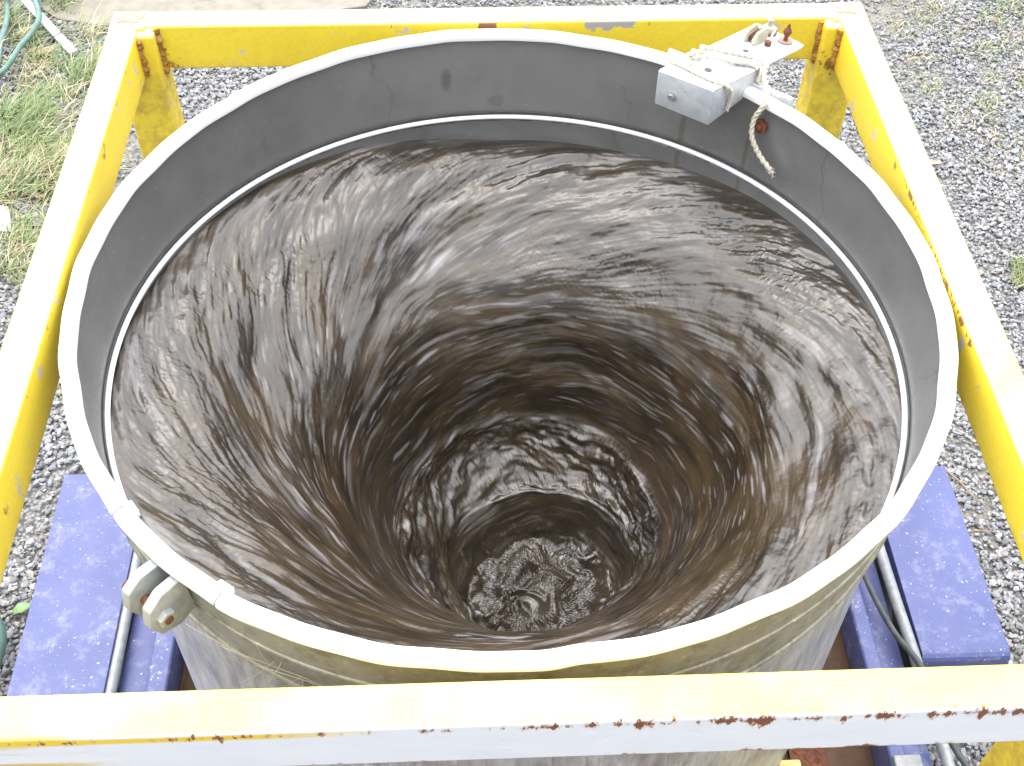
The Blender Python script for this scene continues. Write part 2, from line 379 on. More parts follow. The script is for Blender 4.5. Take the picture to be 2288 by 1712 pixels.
# bright bead ring just above the water
bm = bmesh.new()
pr = [(.0048*math.cos(t)-.0052, -.1665+.0042*math.sin(t)) for t in [2*PI*j/10 for j in range(10)]]
lathe_arc(bm, pr, 0, 2*PI, 240, True, lambda a: .6265)
from_bm('bead_ring', bm, M_TRIM, tank, True)
bm = bmesh.new()  # dark ring added in place of the reflected line above the bead
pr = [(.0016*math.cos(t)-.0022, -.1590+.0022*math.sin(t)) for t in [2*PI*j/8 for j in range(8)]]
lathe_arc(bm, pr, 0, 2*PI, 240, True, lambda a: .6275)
tag(from_bm('reflection_ring', bm, M_RUBBER, tank, True), 'thin dark ring standing in for a reflection just above the bright ring')
bm = bmesh.new()   # outer swage lines under the collar
for z0, rr0 in ((-.092, .0050), (-.176, .0068)):
    pr = [(rr0*.7*math.cos(t), z0+.0045*math.sin(t)) for t in [2*PI*j/8 for j in range(8)]]
    fr = (lambda a, z0=z0: (Rrim(a)-.006)*(1+z0/.168)+.634*(-z0/.168)) if z0 > -.15 else (lambda a: .634)
    lathe_arc(bm, pr, 0, 2*PI, 240, True, fr)
from_bm('swage_band', bm, M_TCOL, tank, True)
# white edge trim in two lengths, joints beside the lugs
TP = [(-.0215, -.009), (-.0215, -.001), (-.019, .0030), (-.014, .0050), (-.005, .0050), (0, .0030), (.002, -.001), (.002, -.007),
      (-.0025, -.007), (-.0035, -.004), (-.017, -.004), (-.017, -.009)]
a_b1 = math.atan2(-.412, -.503); a_b2 = math.atan2(-.542, -.362)
def wob(a): return Rrim(a)+.0008*math.sin(a*23)+.0006*math.sin(a*41+1)
bm = bmesh.new(); lathe_arc(bm, TP, a_b1+.006, a_b2-.004, 40, True, lambda a: wob(a)-.001)
from_bm('edge_trim', bm, M_TRIM, tank, True)
bm = bmesh.new(); lathe_arc(bm, TP, a_b2+.004, a_b1+2*PI-.006, 420, True, wob)
from_bm('edge_trim', bm, M_TRIM, tank, True)
for a, s in ((a_b1+.012, 1), (a_b2-.006, -1)):          # bent tongues bridging the joints on the inside
    bm = bmesh.new()
    lathe_arc(bm, [(-.0275, -.010), (-.0275, .001), (-.0215, .003), (-.0145, .0085), (-.0145, -.008)], a-.016, a+.016, 4, True, wob)
    from_bm('joint_clip', bm, M_TRIM, tank)
# two lugs with a rusty bolt on the front left of the collar
def lug(a, nm):
    R = Rrim(a)-.004; c, s_ = math.cos(a), math.sin(a)
    er = Vector((c, s_, 0)); et = Vector((-s_, c, 0)); b = er*R
    t = .0080
    out = [(-.004, -.010), (.030, -.008), (.052, -.022), (.058, -.050), (.046, -.078), (.018, -.088), (-.006, -.080)]
    bm = bmesh.new()
    prism(bm, [b+er*p+Vector((0, 0, q))-et*t for p, q in out], [b+er*p+Vector((0, 0, q))+et*t for p, q in out], .0028)
    o = from_bm('lug', bm, M_LUG, tank, True); return o, b, er, et
a1 = math.atan2(-.478, -.455)+.012; a2 = math.atan2(-.502, -.429)+.014
l1, b1, er1, et1 = lug(a1, 1); l2, b2, er2, et2 = lug(a2, 2)
bm = bmesh.new()
pA = b1+er1*.036+Vector((0, 0, -.046)); pB = b2+er2*.036+Vector((0, 0, -.046)); d = (pB-pA).normalized()
cyl(bm, pA-d*.024, pB+d*.018, .0062, 14); o = from_bm('lug_bolt', bm, M_RUST, tank, True); tag(o, 'rusty bolt through the two lugs')
bm = bmesh.new(); nut(bm, pB+d*.0065, d, .0125, .010); from_bm('lug_nut', bm, M_LUG, tank)
bm = bmesh.new(); nut(bm, pA-d*.024, d, .0085, .012, 12); from_bm('lug_nut', bm, M_RUST, tank)
# rusty bolt head inside the wall behind the rope
bm = bmesh.new(); a = math.atan2(.425, .468); er = Vector((math.cos(a), math.sin(a), 0)); p = er*.632+Vector((0, 0, -.050))
nut(bm, p, -er, .0135, .011, 6); cyl(bm, p, p-er*.017, .0055, 10); from_bm('wall_bolt', bm, M_RUST, tank)

# ------------------------------------------------------------------ water: a vortex surface
prof = np.array([  # z, cx, cy, r
 (-.212, 0, 0, .624), (-.216, 0, -.001, .60), (-.232, 0, -.004, .545), (-.262, .005, -.010, .485), (-.300, .012, -.015, .438), (-.350, .022, -.022, .393),
 (-.400, .030, -.025, .358), (-.450, .034, -.018, .332), (-.50, .037, -.009, .311), (-.56, .040, .003, .287), (-.62, .042, .014, .266), (-.664, .043, .020, .2485),
 (-.692, .045, .018, .234), (-.714, .051, .012, .220), (-.732, .060, -.002, .204), (-.750, .068, -.016, .188), (-.79, .073, -.022, .179), (-.84, .071, -.026, .168),
 (-.872, .066, -.030, .145), (-.880, .060, -.030, .095), (-.880, .055, -.03, .0004)])
seg = np.r_[0, np.cumsum(np.hypot(np.diff(prof[:,0]), np.diff(prof[:,3])))]
NR, NT = 560, 2048
s = np.linspace(0, seg[-1], NR)
def cub(y):   # Catmull-Rom-like smooth interpolation: linear then blurred
    v_ = np.interp(s, seg, y); k_ = np.hanning(27); k_ /= k_.sum()
    w_ = np.convolve(np.pad(v_, 13, mode='reflect', reflect_type='odd'), k_, 'valid'); return w_
Z, CX, CY, RR = (cub(prof[:, j]) for j in range(4)); RR = np.maximum(RR, .0004); RR[0] = .624
th = np.arange(NT)*2*PI/NT
T, _ = np.meshgrid(th, s)
def up_noise(nr, nt):
    g = RNG.standard_normal((nr+3, nt)); y = np.linspace(0, nr, NR); x = np.arange(NT)*nt/NT
    y0 = y.astype(int); fy = y-y0; fy = fy*fy*(3-2*fy); x0 = x.astype(int); fx = x-x0; fx = fx*fx*(3-2*fx)
    a_ = g[y0][:, x0 % nt]; b_ = g[y0][:, (x0+1) % nt]; c_ = g[y0+1][:, x0 % nt]; d_ = g[y0+1][:, (x0+1) % nt]
    return (a_*(1-fx)+b_*fx)*(1-fy[:, None])+(c_*(1-fx)+d_*fx)*fy[:, None]
ds = s[1]-s[0]
rowi = np.arange(NR)[:, None]*np.ones((1, NT)); coli = np.ones((NR, 1))*np.arange(NT)[None, :]
def xy_noise(X_, Y_, f, seed):
    g = np.random.default_rng(seed).standard_normal((256, 256)); x = X_*f+97.3; y = Y_*f+61.7
    x0 = np.floor(x).astype(int); y0 = np.floor(y).astype(int); fx = x-x0; fy = y-y0; fx = fx*fx*(3-2*fx); fy = fy*fy*(3-2*fy)
    return (g[y0 % 256, x0 % 256]*(1-fx)+g[y0 % 256, (x0+1) % 256]*fx)*(1-fy)+(g[(y0+1) % 256, x0 % 256]*(1-fx)+g[(y0+1) % 256, (x0+1) % 256]*fx)*fy
warp = up_noise(9, 14)*.16; warp2 = up_noise(22, 40)*.10
pitch0 = np.interp(s, [0, .06, .2, .35, .55, seg[-1]], [.10, .30, .36, .22, .12, .1])[:, None]+warp+warp2*.8
pitch0 = pitch0+.34*np.clip(np.cos(T-math.radians(160)), 0, 1)*np.interp(s, [0, .05, .15, .30, .42], [.2, .9, 1., .6, 0])[:, None]
def shift(f, dist):
    """sample f a distance `dist` further along the flow"""
    dr = dist*np.sin(pitch0)/ds; dc = dist*np.cos(pitch0)/(np.maximum(RR, .03)[:, None]*2*PI/NT)
    y = np.clip(rowi+dr, 0, NR-1.001); x = coli+dc
    y0 = y.astype(np.int32); fy = y-y0; x0 = np.floor(x).astype(np.int32); fx = x-x0; x0 %= NT; x1 = (x0+1) % NT
    return (f[y0, x0]*(1-fx)+f[y0, x1]*fx)*(1-fy)+(f[y0+1, x0]*(1-fx)+f[y0+1, x1]*fx)*fy
def lic(f, step, n):
    d = step
    for _ in range(n):
        f = f+shift(f, d); d *= 2
    return (f-f.mean(1, keepdims=True))/f.std()
def lic_var(f, step, n1, n2, w):   # short streaks where w = 0, long ones where w = 1
    a_ = lic(f, step, n1); b_ = lic(f, step, n2); return a_*(1-w)+b_*w
w_in = np.clip((s-.10)/.25, 0, 1)[:, None]
fine = lic_var(up_noise(300, 1300), .0016, 4, 6, w_in)
mid = lic_var(up_noise(105, 520), .003, 4, 6, w_in)
broad = lic_var(up_noise(40, 150), .006, 4, 5, w_in)
huge = lic(up_noise(13, 26), .012, 4)
patch = up_noise(12, 18); patch2 = lic(up_noise(30, 60), .006, 4)
# lumps of choppy water that are not aligned with the flow, for the bottom of the pit and the wall
chop = up_noise(120, 420); chopb = up_noise(44, 90)
isb = np.clip((s-np.interp(-.70, -Z[::-1], s[::-1]) if False else 0), 0, 1)
r_ = RR[:, None]
out = np.clip((r_-.30)/.2, 0, 1)                       # 1 in the outer dish
edge = np.clip(s/.035, 0, 1)[:, None]**.7
neck = np.exp(-((r_-.30)/.07)**2)
pit = (s > np.interp(.2, [0, 1], [0, 1])) * 0
sp = np.interp([.2485, .188, .145], RR[::-1], s[::-1])   # arc position of crest, ledge edge, pit floor
ledge = ((1/(1+np.exp(-(s-sp[0])/.006)))*(1/(1+np.exp((s-sp[1])/.006))))[:, None]
floor_ = (1/(1+np.exp(-(s-sp[2]+.02)/.008)))[:, None]
amp_f = (.00042*out+.00013*(1-out)+.00040*ledge)*edge
amp_m = (.00075*out+.00034*(1-out)+.0013*ledge)*edge
amp_b = (.0015*out+.0011*(1-out)+.0018*ledge)*edge
amp_h = (.0045*out+.004*(1-out))*np.clip(s/.12, 0, 1)[:, None]*(1-floor_)*(1-ledge*.6)
gate = .55+.45*np.clip(patch*.9+.2, 0, 1.4)
H = (fine*amp_f*gate+mid*amp_m*gate+broad*amp_b)*(1-floor_)+huge*amp_h*(1-floor_)
XF = CX[:, None]+r_*np.cos(T); YF_ = CY[:, None]+r_*np.sin(T)
dx_ = .25*xy_noise(XF, YF_, 22, 5)/22; dy_ = .25*xy_noise(XF, YF_, 22, 6)/22
fl = [xy_noise(XF+dx_*.9, YF_+dy_*.9, f_, 31+i) for i, f_ in enumerate((17, 36, 80, 170))]
swirl = np.clip(r_/.06, 0, 1)
H += floor_*(.011*fl[0]+.0046*fl[1]+.0024*fl[2]+.0004*fl[3]+swirl**2*(.0022*broad+.0010*mid))
mound = np.exp(-(((XF+.010)/.045)**2+((YF_+.050)/.040)**2)); H += floor_*mound*(.014+.008*fl[1]+.004*fl[2])
H += .00035*up_noise(200, 900)*out*edge*np.clip(patch+.3, 0, 1)
H += .004*np.exp(-((s-sp[0])/.014)**2)[:, None]*(1+.3*np.sin(T*3+1))      # crest ring where the throat opens
H += ledge*(1-floor_)*(.0007*lic(up_noise(230, 420), .002, 3)+.0022*lic(up_noise(90, 120), .004, 3))
# waterline height round the wall
zw = np.interp(T, np.radians([0, 45, 72, 90, 106, 116, 135, 200, 300, 360]), [-.186, -.201, -.217, -.221, -.202, -.189, -.179, -.176, -.180, -.186])+.0012*up_noise(3, 22)
fall = np.clip((r_-.40)/.22, 0, 1); fall = fall*fall*(3-2*fall)
ZZ = Z[:, None]+(zw+.212)*fall
# the ledge dips on the left and dies out on the right, so the pit hangs off-centre
lef = .5-.5*np.cos(T-math.radians(330))
ZZ = ZZ-.05*ledge*lef*np.clip((s-sp[0])/(sp[1]-sp[0]), 0, 1)[:, None]
z0_, z2_ = np.interp([sp[0], sp[2]], s, Z); lin_ = z0_+(RR[np.searchsorted(s, sp[0])]-r_)/(RR[np.searchsorted(s, sp[0])]-RR[np.searchsorted(s, sp[2])])*(z2_-z0_)
lw = np.clip((.5-.5*np.cos(T-math.radians(25)))*1.7-.35, 0, 1)*((s > sp[0]) & (s < sp[2]))[:, None]
lw = lw*np.clip((s-sp[0])/.01, 0, 1)[:, None]
ZZ = ZZ*(1-lw)+lin_*lw
CXm = CX[:, None]+0*T; CYm = CY[:, None]+0*T
rmod = 1+np.clip((s-sp[0])/.03, 0, 1)[:, None]*(1-floor_)*(.05*up_noise(6, 7)+.02*up_noise(14, 26))
X = CXm+r_*rmod*np.cos(T); Y = CYm+r_*rmod*np.sin(T)
P0 = np.stack([X, Y, ZZ], -1)
dT = np.roll(P0, -1, 1)-np.roll(P0, 1, 1); dS = np.gradient(P0, axis=0)
Nn = np.cross(dS, dT); Nn *= -np.sign(Nn[..., 2:3].mean())
Nn /= np.linalg.norm(Nn, axis=-1, keepdims=True)+1e-12
if Nn[30, :, 2].mean() < 0: Nn = -Nn
wz = np.clip(floor_*1.0+0*T, 0, 1)[..., None]; Nn = Nn*(1-wz)+np.array([0, 0, 1.])*wz
P1 = P0+Nn*H[..., None]
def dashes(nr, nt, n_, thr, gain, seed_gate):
    # sparse seeds drawn out along the flow: short separate pale streaks, painted sky glints
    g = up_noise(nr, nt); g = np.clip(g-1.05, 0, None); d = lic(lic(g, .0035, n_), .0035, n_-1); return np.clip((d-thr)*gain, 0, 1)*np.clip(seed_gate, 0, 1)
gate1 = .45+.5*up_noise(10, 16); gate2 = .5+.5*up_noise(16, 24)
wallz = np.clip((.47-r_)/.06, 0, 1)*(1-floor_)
glint_d = dashes(170, 420, 4, .9, .45, gate1+.1)*(.35+.65*wallz)+dashes(260, 760, 3, 1.1, .4, gate2)*(.25+.75*wallz)
glint_d += dashes(90, 200, 5, 1.0, .4, gate1*.8)*.8
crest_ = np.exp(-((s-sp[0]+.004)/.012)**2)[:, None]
glint_d += crest_*dashes(200, 420, 5, .1, .5, 1.)*.8+ledge*(1-lw*.3)*dashes(190, 300, 3, .5, .5, gate2+.3)*.8
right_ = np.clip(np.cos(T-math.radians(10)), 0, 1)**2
glint_d += right_*crest_*np.clip(chop*.8, 0, 1)*.6
silt_lit = np.clip(.42+.30*patch2+.14*mid-.25*np.clip((r_-.42)/.1, 0, 1)+.30*(np.sin(T) < 0)*np.abs(np.sin(T))*(1-ledge)*(1-floor_), 0, 1)  # random silt tone; paler front slope is sky light put into the colour
foam_glint = np.clip((fl[1]*.5+fl[2]*.9+fl[3]*.5+mound*1.0-1.45)*1.2, 0, 1)*floor_*.8
foam_glint += np.clip((fine+mid*.7-2.3)*.5, 0, .5)*np.exp(-((s-sp[0])/.02)**2)[:, None]
foam_glint = np.clip(foam_glint+glint_d*.55, 0, 1)  # pit froth, plus the sky glints painted as pale colour
V = P1.reshape(-1, 3)
i0 = (np.arange(NR-1)[:, None]*NT+np.arange(NT)[None, :]); i1 = (np.arange(NR-1)[:, None]*NT+(np.arange(NT)[None, :]+1) % NT)
F = np.stack([i0, i0+NT, i1+NT, i1], -1).reshape(-1, 4)
water = np_mesh('swirling_water', V, F, M_WATER, None, True, {'silt_lit': silt_lit.ravel(), 'foam_glint': foam_glint.ravel(), 'calm': (floor_+0*T).ravel()})
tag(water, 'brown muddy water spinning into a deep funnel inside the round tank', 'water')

# ------------------------------------------------------------------ yellow steel frame
XL, XR, YB, YF, TW, TH, HT = -.6582, .6503, .6761, -.6599, .0537, .0917, .0068
frame = thing('yellow_frame', (0, 0, -1.0), 'yellow painted square steel tube frame with rust and chips standing round the tank', 'frame')
def rail(x0, x1, y0, y1, mat, lab=None):
    bm = bmesh.new(); box(bm, x0, x1, y0, y1, HT-TH, HT, .005, 3)
    o = from_bm('top_rail', bm, mat, frame, True)
    md = o.modifiers.new('n', 'WEIGHTED_NORMAL'); md.keep_sharp = True
    if lab: o['label'] = lab
    return o
rail(XL-TW+.001, XR+TW-.001, YF-TW, YF, M_FRONT, 'pale worn front rail with rust along its edges')
rail(XL+.004, XR-.004, YB, YB+TW, M_RAIL)
rail(XL-TW, XL, YF+.0008, YB-.004, M_RAIL); rail(XR, XR+TW, YF+.0008, YB-.004, M_RAIL)
PX = [(-.7085, -.628), (.620, .7005)]
M_POST = M_RAIL
for i, (x0, x1) in enumerate(PX):
    for j, (y0, y1) in enumerate(((.648, YB+TW-.0015), (YF-TW+.003, YF+.028))):
        bm = bmesh.new()
        ztop = HT-.0035 if j else HT-.004
        box(bm, x0, x1, y0, y1, -1.0, ztop, .006, 3)
        o = from_bm('post', bm, M_POST, frame, True); o.modifiers.new('n', 'WEIGHTED_NORMAL')
    # cap plate with the pinkish patch, and lumpy rusty welds in the inner corner
    bm = bmesh.new(); xa, xb = (XL-TW-.001, XL+.012) if i == 0 else (XR-.012, XR+TW+.001)
    box(bm, xa+.0016*(i == 0), xb-.0016*(i == 1), YB-.010, YB+TW-.0004, HT-.012, HT+.0012, .003)
    o = from_bm('corner_cap', bm, M_RAIL, frame, True); o.modifiers.new('n', 'WEIGHTED_NORMAL')
    bm = bmesh.new(); pts = []
    cx0, cy0 = (xa+xb)/2+(.003 if i == 0 else -.002), YB+TW/2+.002
    for k in range(14):
        t = 2*PI*k/14; rx, ry = (.024, .018); q = 1+.22*math.sin(k*2.3+i); c_, s_ = math.cos(t), math.sin(t)
        pts.append((cx0+rx*q*math.copysign(abs(c_)**.6, c_), cy0+ry*q*math.copysign(abs(s_)**.6, s_)))
    prism(bm, [(x, y, HT+.001) for x, y in pts], [(x, y, HT+.0028) for x, y in pts])
    tag(from_bm('primer_patch', bm, M_PINK, frame), 'pinkish bare patch on a frame corner')
def weld(p0, p1, r, n=22, seed=0):
    rg = random.Random(seed); bm = bmesh.new(); p0 = Vector(p0); p1 = Vector(p1); pts = []; rad = []
    for k in range(n+1):
        t = k/n; pts.append(p0.lerp(p1, t)+Vector((rg.uniform(-1, 1), rg.uniform(-1, 1), 0))*r*.25); rad.append(r*rg.uniform(.65, 1.25))
    tube(bm, pts, rad, 8); from_bm('weld_bead', bm, M_WELD, frame, True)
weld((-.627, YB-.001, HT-.006), (-.627, YB-.001, HT-TH-.004), .0085, 22, 1)
weld((XL+.0015, .647, HT-.008), (XL+.0015, .647, HT-TH+.002), .0075, 22, 2)
weld((.619, YB-.001, HT-.006), (.619, YB-.001, HT-TH-.004), .0070, 22, 3)
weld((XR-.0015, .647, HT-.006), (XR-.0015, .647, HT-TH-.002), .0085, 22, 4)
for sx, seed in ((-.640, 5), (.635, 6)):
    rg = random.Random(seed); bm = bmesh.new()
    for k in range(26):
        p = Vector((sx+rg.gauss(0, .012)+(.014 if seed == 5 else .006), YB-.001 if seed == 5 else .6475, HT-TH+.012+rg.gauss(0, .014)))
        bmesh.ops.create_icosphere(bm, subdivisions=1, radius=rg.uniform(.0012, .0035), matrix=Matrix.Translation(p))
    from_bm('weld_spatter', bm, M_WELD, frame, True)
# lower foot rail seen under the front rail
bm = bmesh.new(); box(bm, .497, .540, -.98, -.372, -.965, -.905, .004); from_bm('foot_rail', bm, M_RAIL, frame, True)

# ------------------------------------------------------------------ bracket over the rim
br = thing('galvanised_bracket', (.41, .50, .02), 'galvanised steel bracket reaching from the yellow frame over the tank rim', 'bracket')
BL, BR_, FR, FL = Vector((.488, .652, .0125)), Vector((.565, .576, .0125)), Vector((.363, .388, .050)), Vector((.277, .452, .050))
dn = Vector((0, 0, -.0045))
def lerp2(u, v): return BL.lerp(BR_, u).lerp(FL.lerp(FR, u), v)
# top plate outline with a rounded rear right corner
outl = [BL, BL.lerp(BR_, .85), BR_.lerp(BL, .03)+(FR-BR_)*.012, BR_.lerp(FR, .07), FR.lerp(BR_, .004), FL.lerp(BL, .004)]
bm = bmesh.new(); prism(bm, [p+dn for p in outl], outl, .0012); plate = from_bm('top_plate', bm, M_GALV, br, True); plate.modifiers.new('n', 'WEIGHTED_NORMAL')
nf = (FR-FL).cross(Vector((0, 0, 1))).normalized()
if nf.y > 0: nf = -nf
# end cap
bm = bmesh.new(); a_, b_ = FL, FR
q = [a_+Vector((0, 0, -.001)), b_+Vector((0, 0, -.001)), b_+Vector((0, 0, -.070)), a_+Vector((0, 0, -.068))]
prism(bm, q, [p+nf*.004 for p in q], .0012); from_bm('end_plate', bm, M_GALV, br, True)
# side flanges
for (p0, p1, sgn) in ((FR, BR_, 1), (FL, BL, -1)):
    e = p0.lerp(p1, .50); side = (FR-FL).normalized()*sgn
    q = [p0+Vector((0, 0, -.002)), e+Vector((0, 0, -.002)), Vector((e.x, e.y, -.010)), Vector((p0.x, p0.y, -.020))]
    bm = bmesh.new(); prism(bm, q, [p-side*.004 for p in q], .001); from_bm('side_flange', bm, M_GALV, br, True)
# screw head in the end plate
c0 = FL.lerp(FR, .30)+Vector((0, 0, -.040))+nf*.004
bm = bmesh.new(); tube(bm, [c0, c0+nf*.0015], .0085, 18); from_bm('screw_washer', bm, M_LUG, br, True)
bm = bmesh.new(); nut(bm, c0+nf*.0012, nf, .0062, .0055, 12); from_bm('screw_head', bm, M_BOLT, br, True)
# bolt holes: flat discs with the holes' shade put into their dark colour
M_HOLE = m_simple('bolt_hole_shade', (.03, .03, .035), (.09, .09, .10), 80, .5)
for (u, v_, rx) in ((.50, .40, .0058), (.52, .80, .0070)):
    c_ = lerp2(u, v_); n_ = (BR_-BL).cross(FL-BL).normalized(); n_ = n_ if n_.z > 0 else -n_
    bm = bmesh.new(); tube(bm, [c_+n_*.0004, c_+n_*.0009], rx, 18); from_bm('bolt_hole', bm, M_HOLE, br)
# big bolt, washer, nut at the frame end
n_ = (BR_-BL).cross(FL-BL).normalized(); n_ = n_ if n_.z > 0 else -n_
c_ = lerp2(.33, .06)
bm = bmesh.new(); tube(bm, [c_+n_*.0005, c_+n_*.0030], .0165, 24); from_bm('washer', bm, M_RUST, br, True)
bm = bmesh.new(); nut(bm, c_+n_*.0032, n_, .0120, .0105); from_bm('nut', bm, M_BRASS, br)
bm = bmesh.new(); cyl(bm, c_+n_*.010, c_+n_*.026, .0055, 14); from_bm('bolt', bm, M_BOLT, br, True)
c_ = lerp2(.70, .075)
bm = bmesh.new(); tube(bm, [c_+n_*.0005, c_+n_*.0026], .0140, 24); from_bm('washer', bm, M_PINK, br, True)
bm = bmesh.new(); tube(bm, [c_+n_*.001, c_+n_*.012, c_+n_*.0145, c_+n_*.020, c_+n_*.024, c_+n_*.027, c_+n_*.034], [.0040, .0040, .0065, .0080, .0062, .0034, .0022], 12)
from_bm('bolt', bm, M_RUST, br, True)
# clamp: two cheeks and a rusty saddle
ax = (FL-BL).normalized(); sd = (BR_-BL).normalized()
c_ = lerp2(.36, .235)
for k, off in enumerate((-.010, .010)):
    pts = [(-.024, 0), (.016, 0), (.022, .010), (.010, .022), (-.012, .026), (-.024, .016)]
    bm = bmesh.new(); b0 = c_+sd*off
    prism(bm, [b0+ax*x+n_*z-sd*.0028 for x, z in pts], [b0+ax*x+n_*z+sd*.0028 for x, z in pts], .001)
    from_bm('clamp_cheek', bm, M_BRASS, br)
bm = bmesh.new(); b0 = c_
pts = [(-.020, .001), (.008, .001), (.008, .010), (-.020, .016)]
prism(bm, [b0+ax*x+n_*z-sd*.0065 for x, z in pts], [b0+ax*x+n_*z+sd*.0065 for x, z in pts]); from_bm('clamp_saddle', bm, M_RUST, br)
bm = bmesh.new(); p0 = lerp2(.60, .215); p1 = lerp2(.52, .10)+n_*.020
cyl(bm, p0+n_*.004, p1, .0024, 10); from_bm('clamp_rod', bm, M_BOLT, br, True)
bm = bmesh.new(); nut(bm, p0+n_*.0005, n_, .0062, .008, 8); from_bm('clamp_nut', bm, M_RUST, br)
# flat bar clamped against the outside of the rim
bm = bmesh.new(); A_, B_ = Vector((.309, .571, 0)), Vector((.505, .413, 0)); t_ = (B_-A_).normalized(); o_ = Vector((-t_.y, t_.x, 0))
if o_.dot(Vector((1, 1, 0))) < 0: o_ = -o_
m_ = (A_+B_)/2; shiftv = o_*0.0
q = [A_+o_*.004, B_+o_*.004, B_+o_*.012, A_+o_*.012]
prism(bm, [p+Vector((0, 0, -.030)) for p in q], [p+Vector((0, 0, .0085)) for p in q], .0012)
from_bm('clamp_bar', bm, M_GALV, br)

# ------------------------------------------------------------------ rope
rp = thing('rope', (.46, .44, .03), 'frayed cream twisted rope wound round the bracket with one end hanging into the tank', 'rope')
def rope_part(name, ctrl, rad=.0037, n=14):
    bm = bmesh.new(); pts = smooth_path(ctrl, n)
    # resample evenly
    out = [pts[0]]; acc = 0
    for a_, b_ in zip(pts, pts[1:]):
        L_ = (b_-a_).length; k = max(1, int(L_/.0012))
        for j in range(1, k+1): out.append(a_.lerp(b_, j/k))
    tube(bm, out, rad, 12, twist=-520, star=.24, lobes=3); return from_bm(name, bm, M_ROPE, rp, True)
up = n_
def on(u, v_, h=.0045): return lerp2(u, v_)+up*h
def under(u, v_, h=-.012): return lerp2(u, v_)+up*h
rope_part('rope_turn', [under(-.05, .52, -.016), on(-.06, .55, -.002), on(.05, .585), on(.35, .52), on(.62, .47), on(.88, .46), on(1.05, .50, 0), under(1.07, .53, -.022)])
rope_part('rope_turn', [under(-.05, .60, -.016), on(-.06, .64, -.002), on(.06, .67), on(.34, .62, .006), on(.62, .60), on(.90, .53, .006), on(1.06, .545, 0), under(1.07, .56, -.02)])
rope_part('rope_turn', [on(.02, .78, .0045), on(.12, .76), on(.30, .70, .008), on(.52, .66, .010), on(.66, .635, .008), on(.86, .57, .007), on(1.03, .56, .003)])
rope_part('rope_turn', [on(-.03, .88, 0), on(.10, .885), on(.38, .90), on(.72, .92), on(1.03, .90, 0), under(1.06, .84, -.022), under(1.02, .82, -.050)])
rope_part('rope_turn', [on(.05, .60, .008), on(.15, .70, .010), on(.10, .80, .010), on(.30, .86, .006)])
hang = [on(.90, .48, .010), on(1.05, .50, .006), on(1.12, .545, -.004), Vector((.4635, .430, .018)), Vector((.4605, .412, .004)), Vector((.4470, .413, -.028)),
        Vector((.4465, .405, -.060)), Vector((.462, .392, -.090)), Vector((.482, .374, -.110))]
rope_part('hanging_end', hang, .0042)
bm = bmesh.new(); e0 = hang[-1]; rg = random.Random(3)
for k in range(22):
    d_ = Vector((rg.uniform(-.6, 1), rg.uniform(-.8, .4), rg.uniform(-1.2, .1)))*.011
    tube(bm, smooth_path([e0-(hang[-1]-hang[-2]).normalized()*.004, e0+d_*.5+Vector((rg.uniform(-.002, .002), 0, 0)), e0+d_], 3), .0006, 5)
from_bm('frayed_strands', bm, M_ROPE, rp); bm = bmesh.new()
e1 = under(1.02, .82, -.050)
for k in range(12):
    d_ = Vector((rg.uniform(-.6, .6), rg.uniform(-.8, .6), rg.uniform(-1, .1)))*.009
    tube(bm, [e1, e1+d_], .0006, 5)
from_bm('frayed_strands', bm, M_ROPE, rp)

# ------------------------------------------------------------------ trailer under the tank
tr = thing('trailer', (0, 0, GZ), 'blue flat trailer with rusty deck and mudguards carrying the tank and the frame', 'trailer')
bm = bmesh.new(); box(bm, -.705, .775, -1.35, .86, -1.02, -1.0); from_bm('deck', bm, M_DECK, tr)
# chequer plate strip with raised bars
bm = bmesh.new(); box(bm, .545, .615, -1.3, -.30, -.999, -.992)
for i in range(60):
    for j in range(3):
        x = .558+j*.022; y = -1.28+i*.0165; s_ = 1 if (i+j) % 2 else -1
        a_ = Vector((x-.006, y-.006*s_, -.992)); b_ = Vector((x+.006, y+.006*s_, -.992)); w_ = Vector((.0012*s_*-1, .0012, 0)); z_ = Vector((0, 0, .0016))
        if y < -.31: prism(bm, [a_-w_, b_-w_, b_+w_, a_+w_], [a_-w_*.5+z_, b_-w_*.5+z_, b_+w_*.5+z_, a_+w_*.5+z_])
from_bm('chequer_plate', bm, M_RUST, tr)
bm = bmesh.new(); box(bm, .712, .764, -.90, -.375, -.935, -.895, .003); from_bm('grey_packer', bm, M_DECKG, tr)
for xs in ((-.7665, -.706, -.664, -1), (.785, .742, .708, 1)):
    bm = bmesh.new(); x_out, x_mid, x_in, sg = xs
    box(bm, min(x_in, x_mid), max(x_in, x_mid), -1.35 if sg < 0 else -1.35, .86, -1.0, -.905, .006)
    from_bm('side_rail', bm, M_BLUE, tr, True).modifiers.new('n', 'WEIGHTED_NORMAL')
    bm = bmesh.new(); a_, b_ = (x_out, x_mid-.0005) if sg < 0 else (x_mid+.0005, x_out+.012)
    box(bm, a_, b_, -1.35, .86, -1.02, -.935, .003); from_bm('outer_channel', bm, M_BLUE, tr, True)
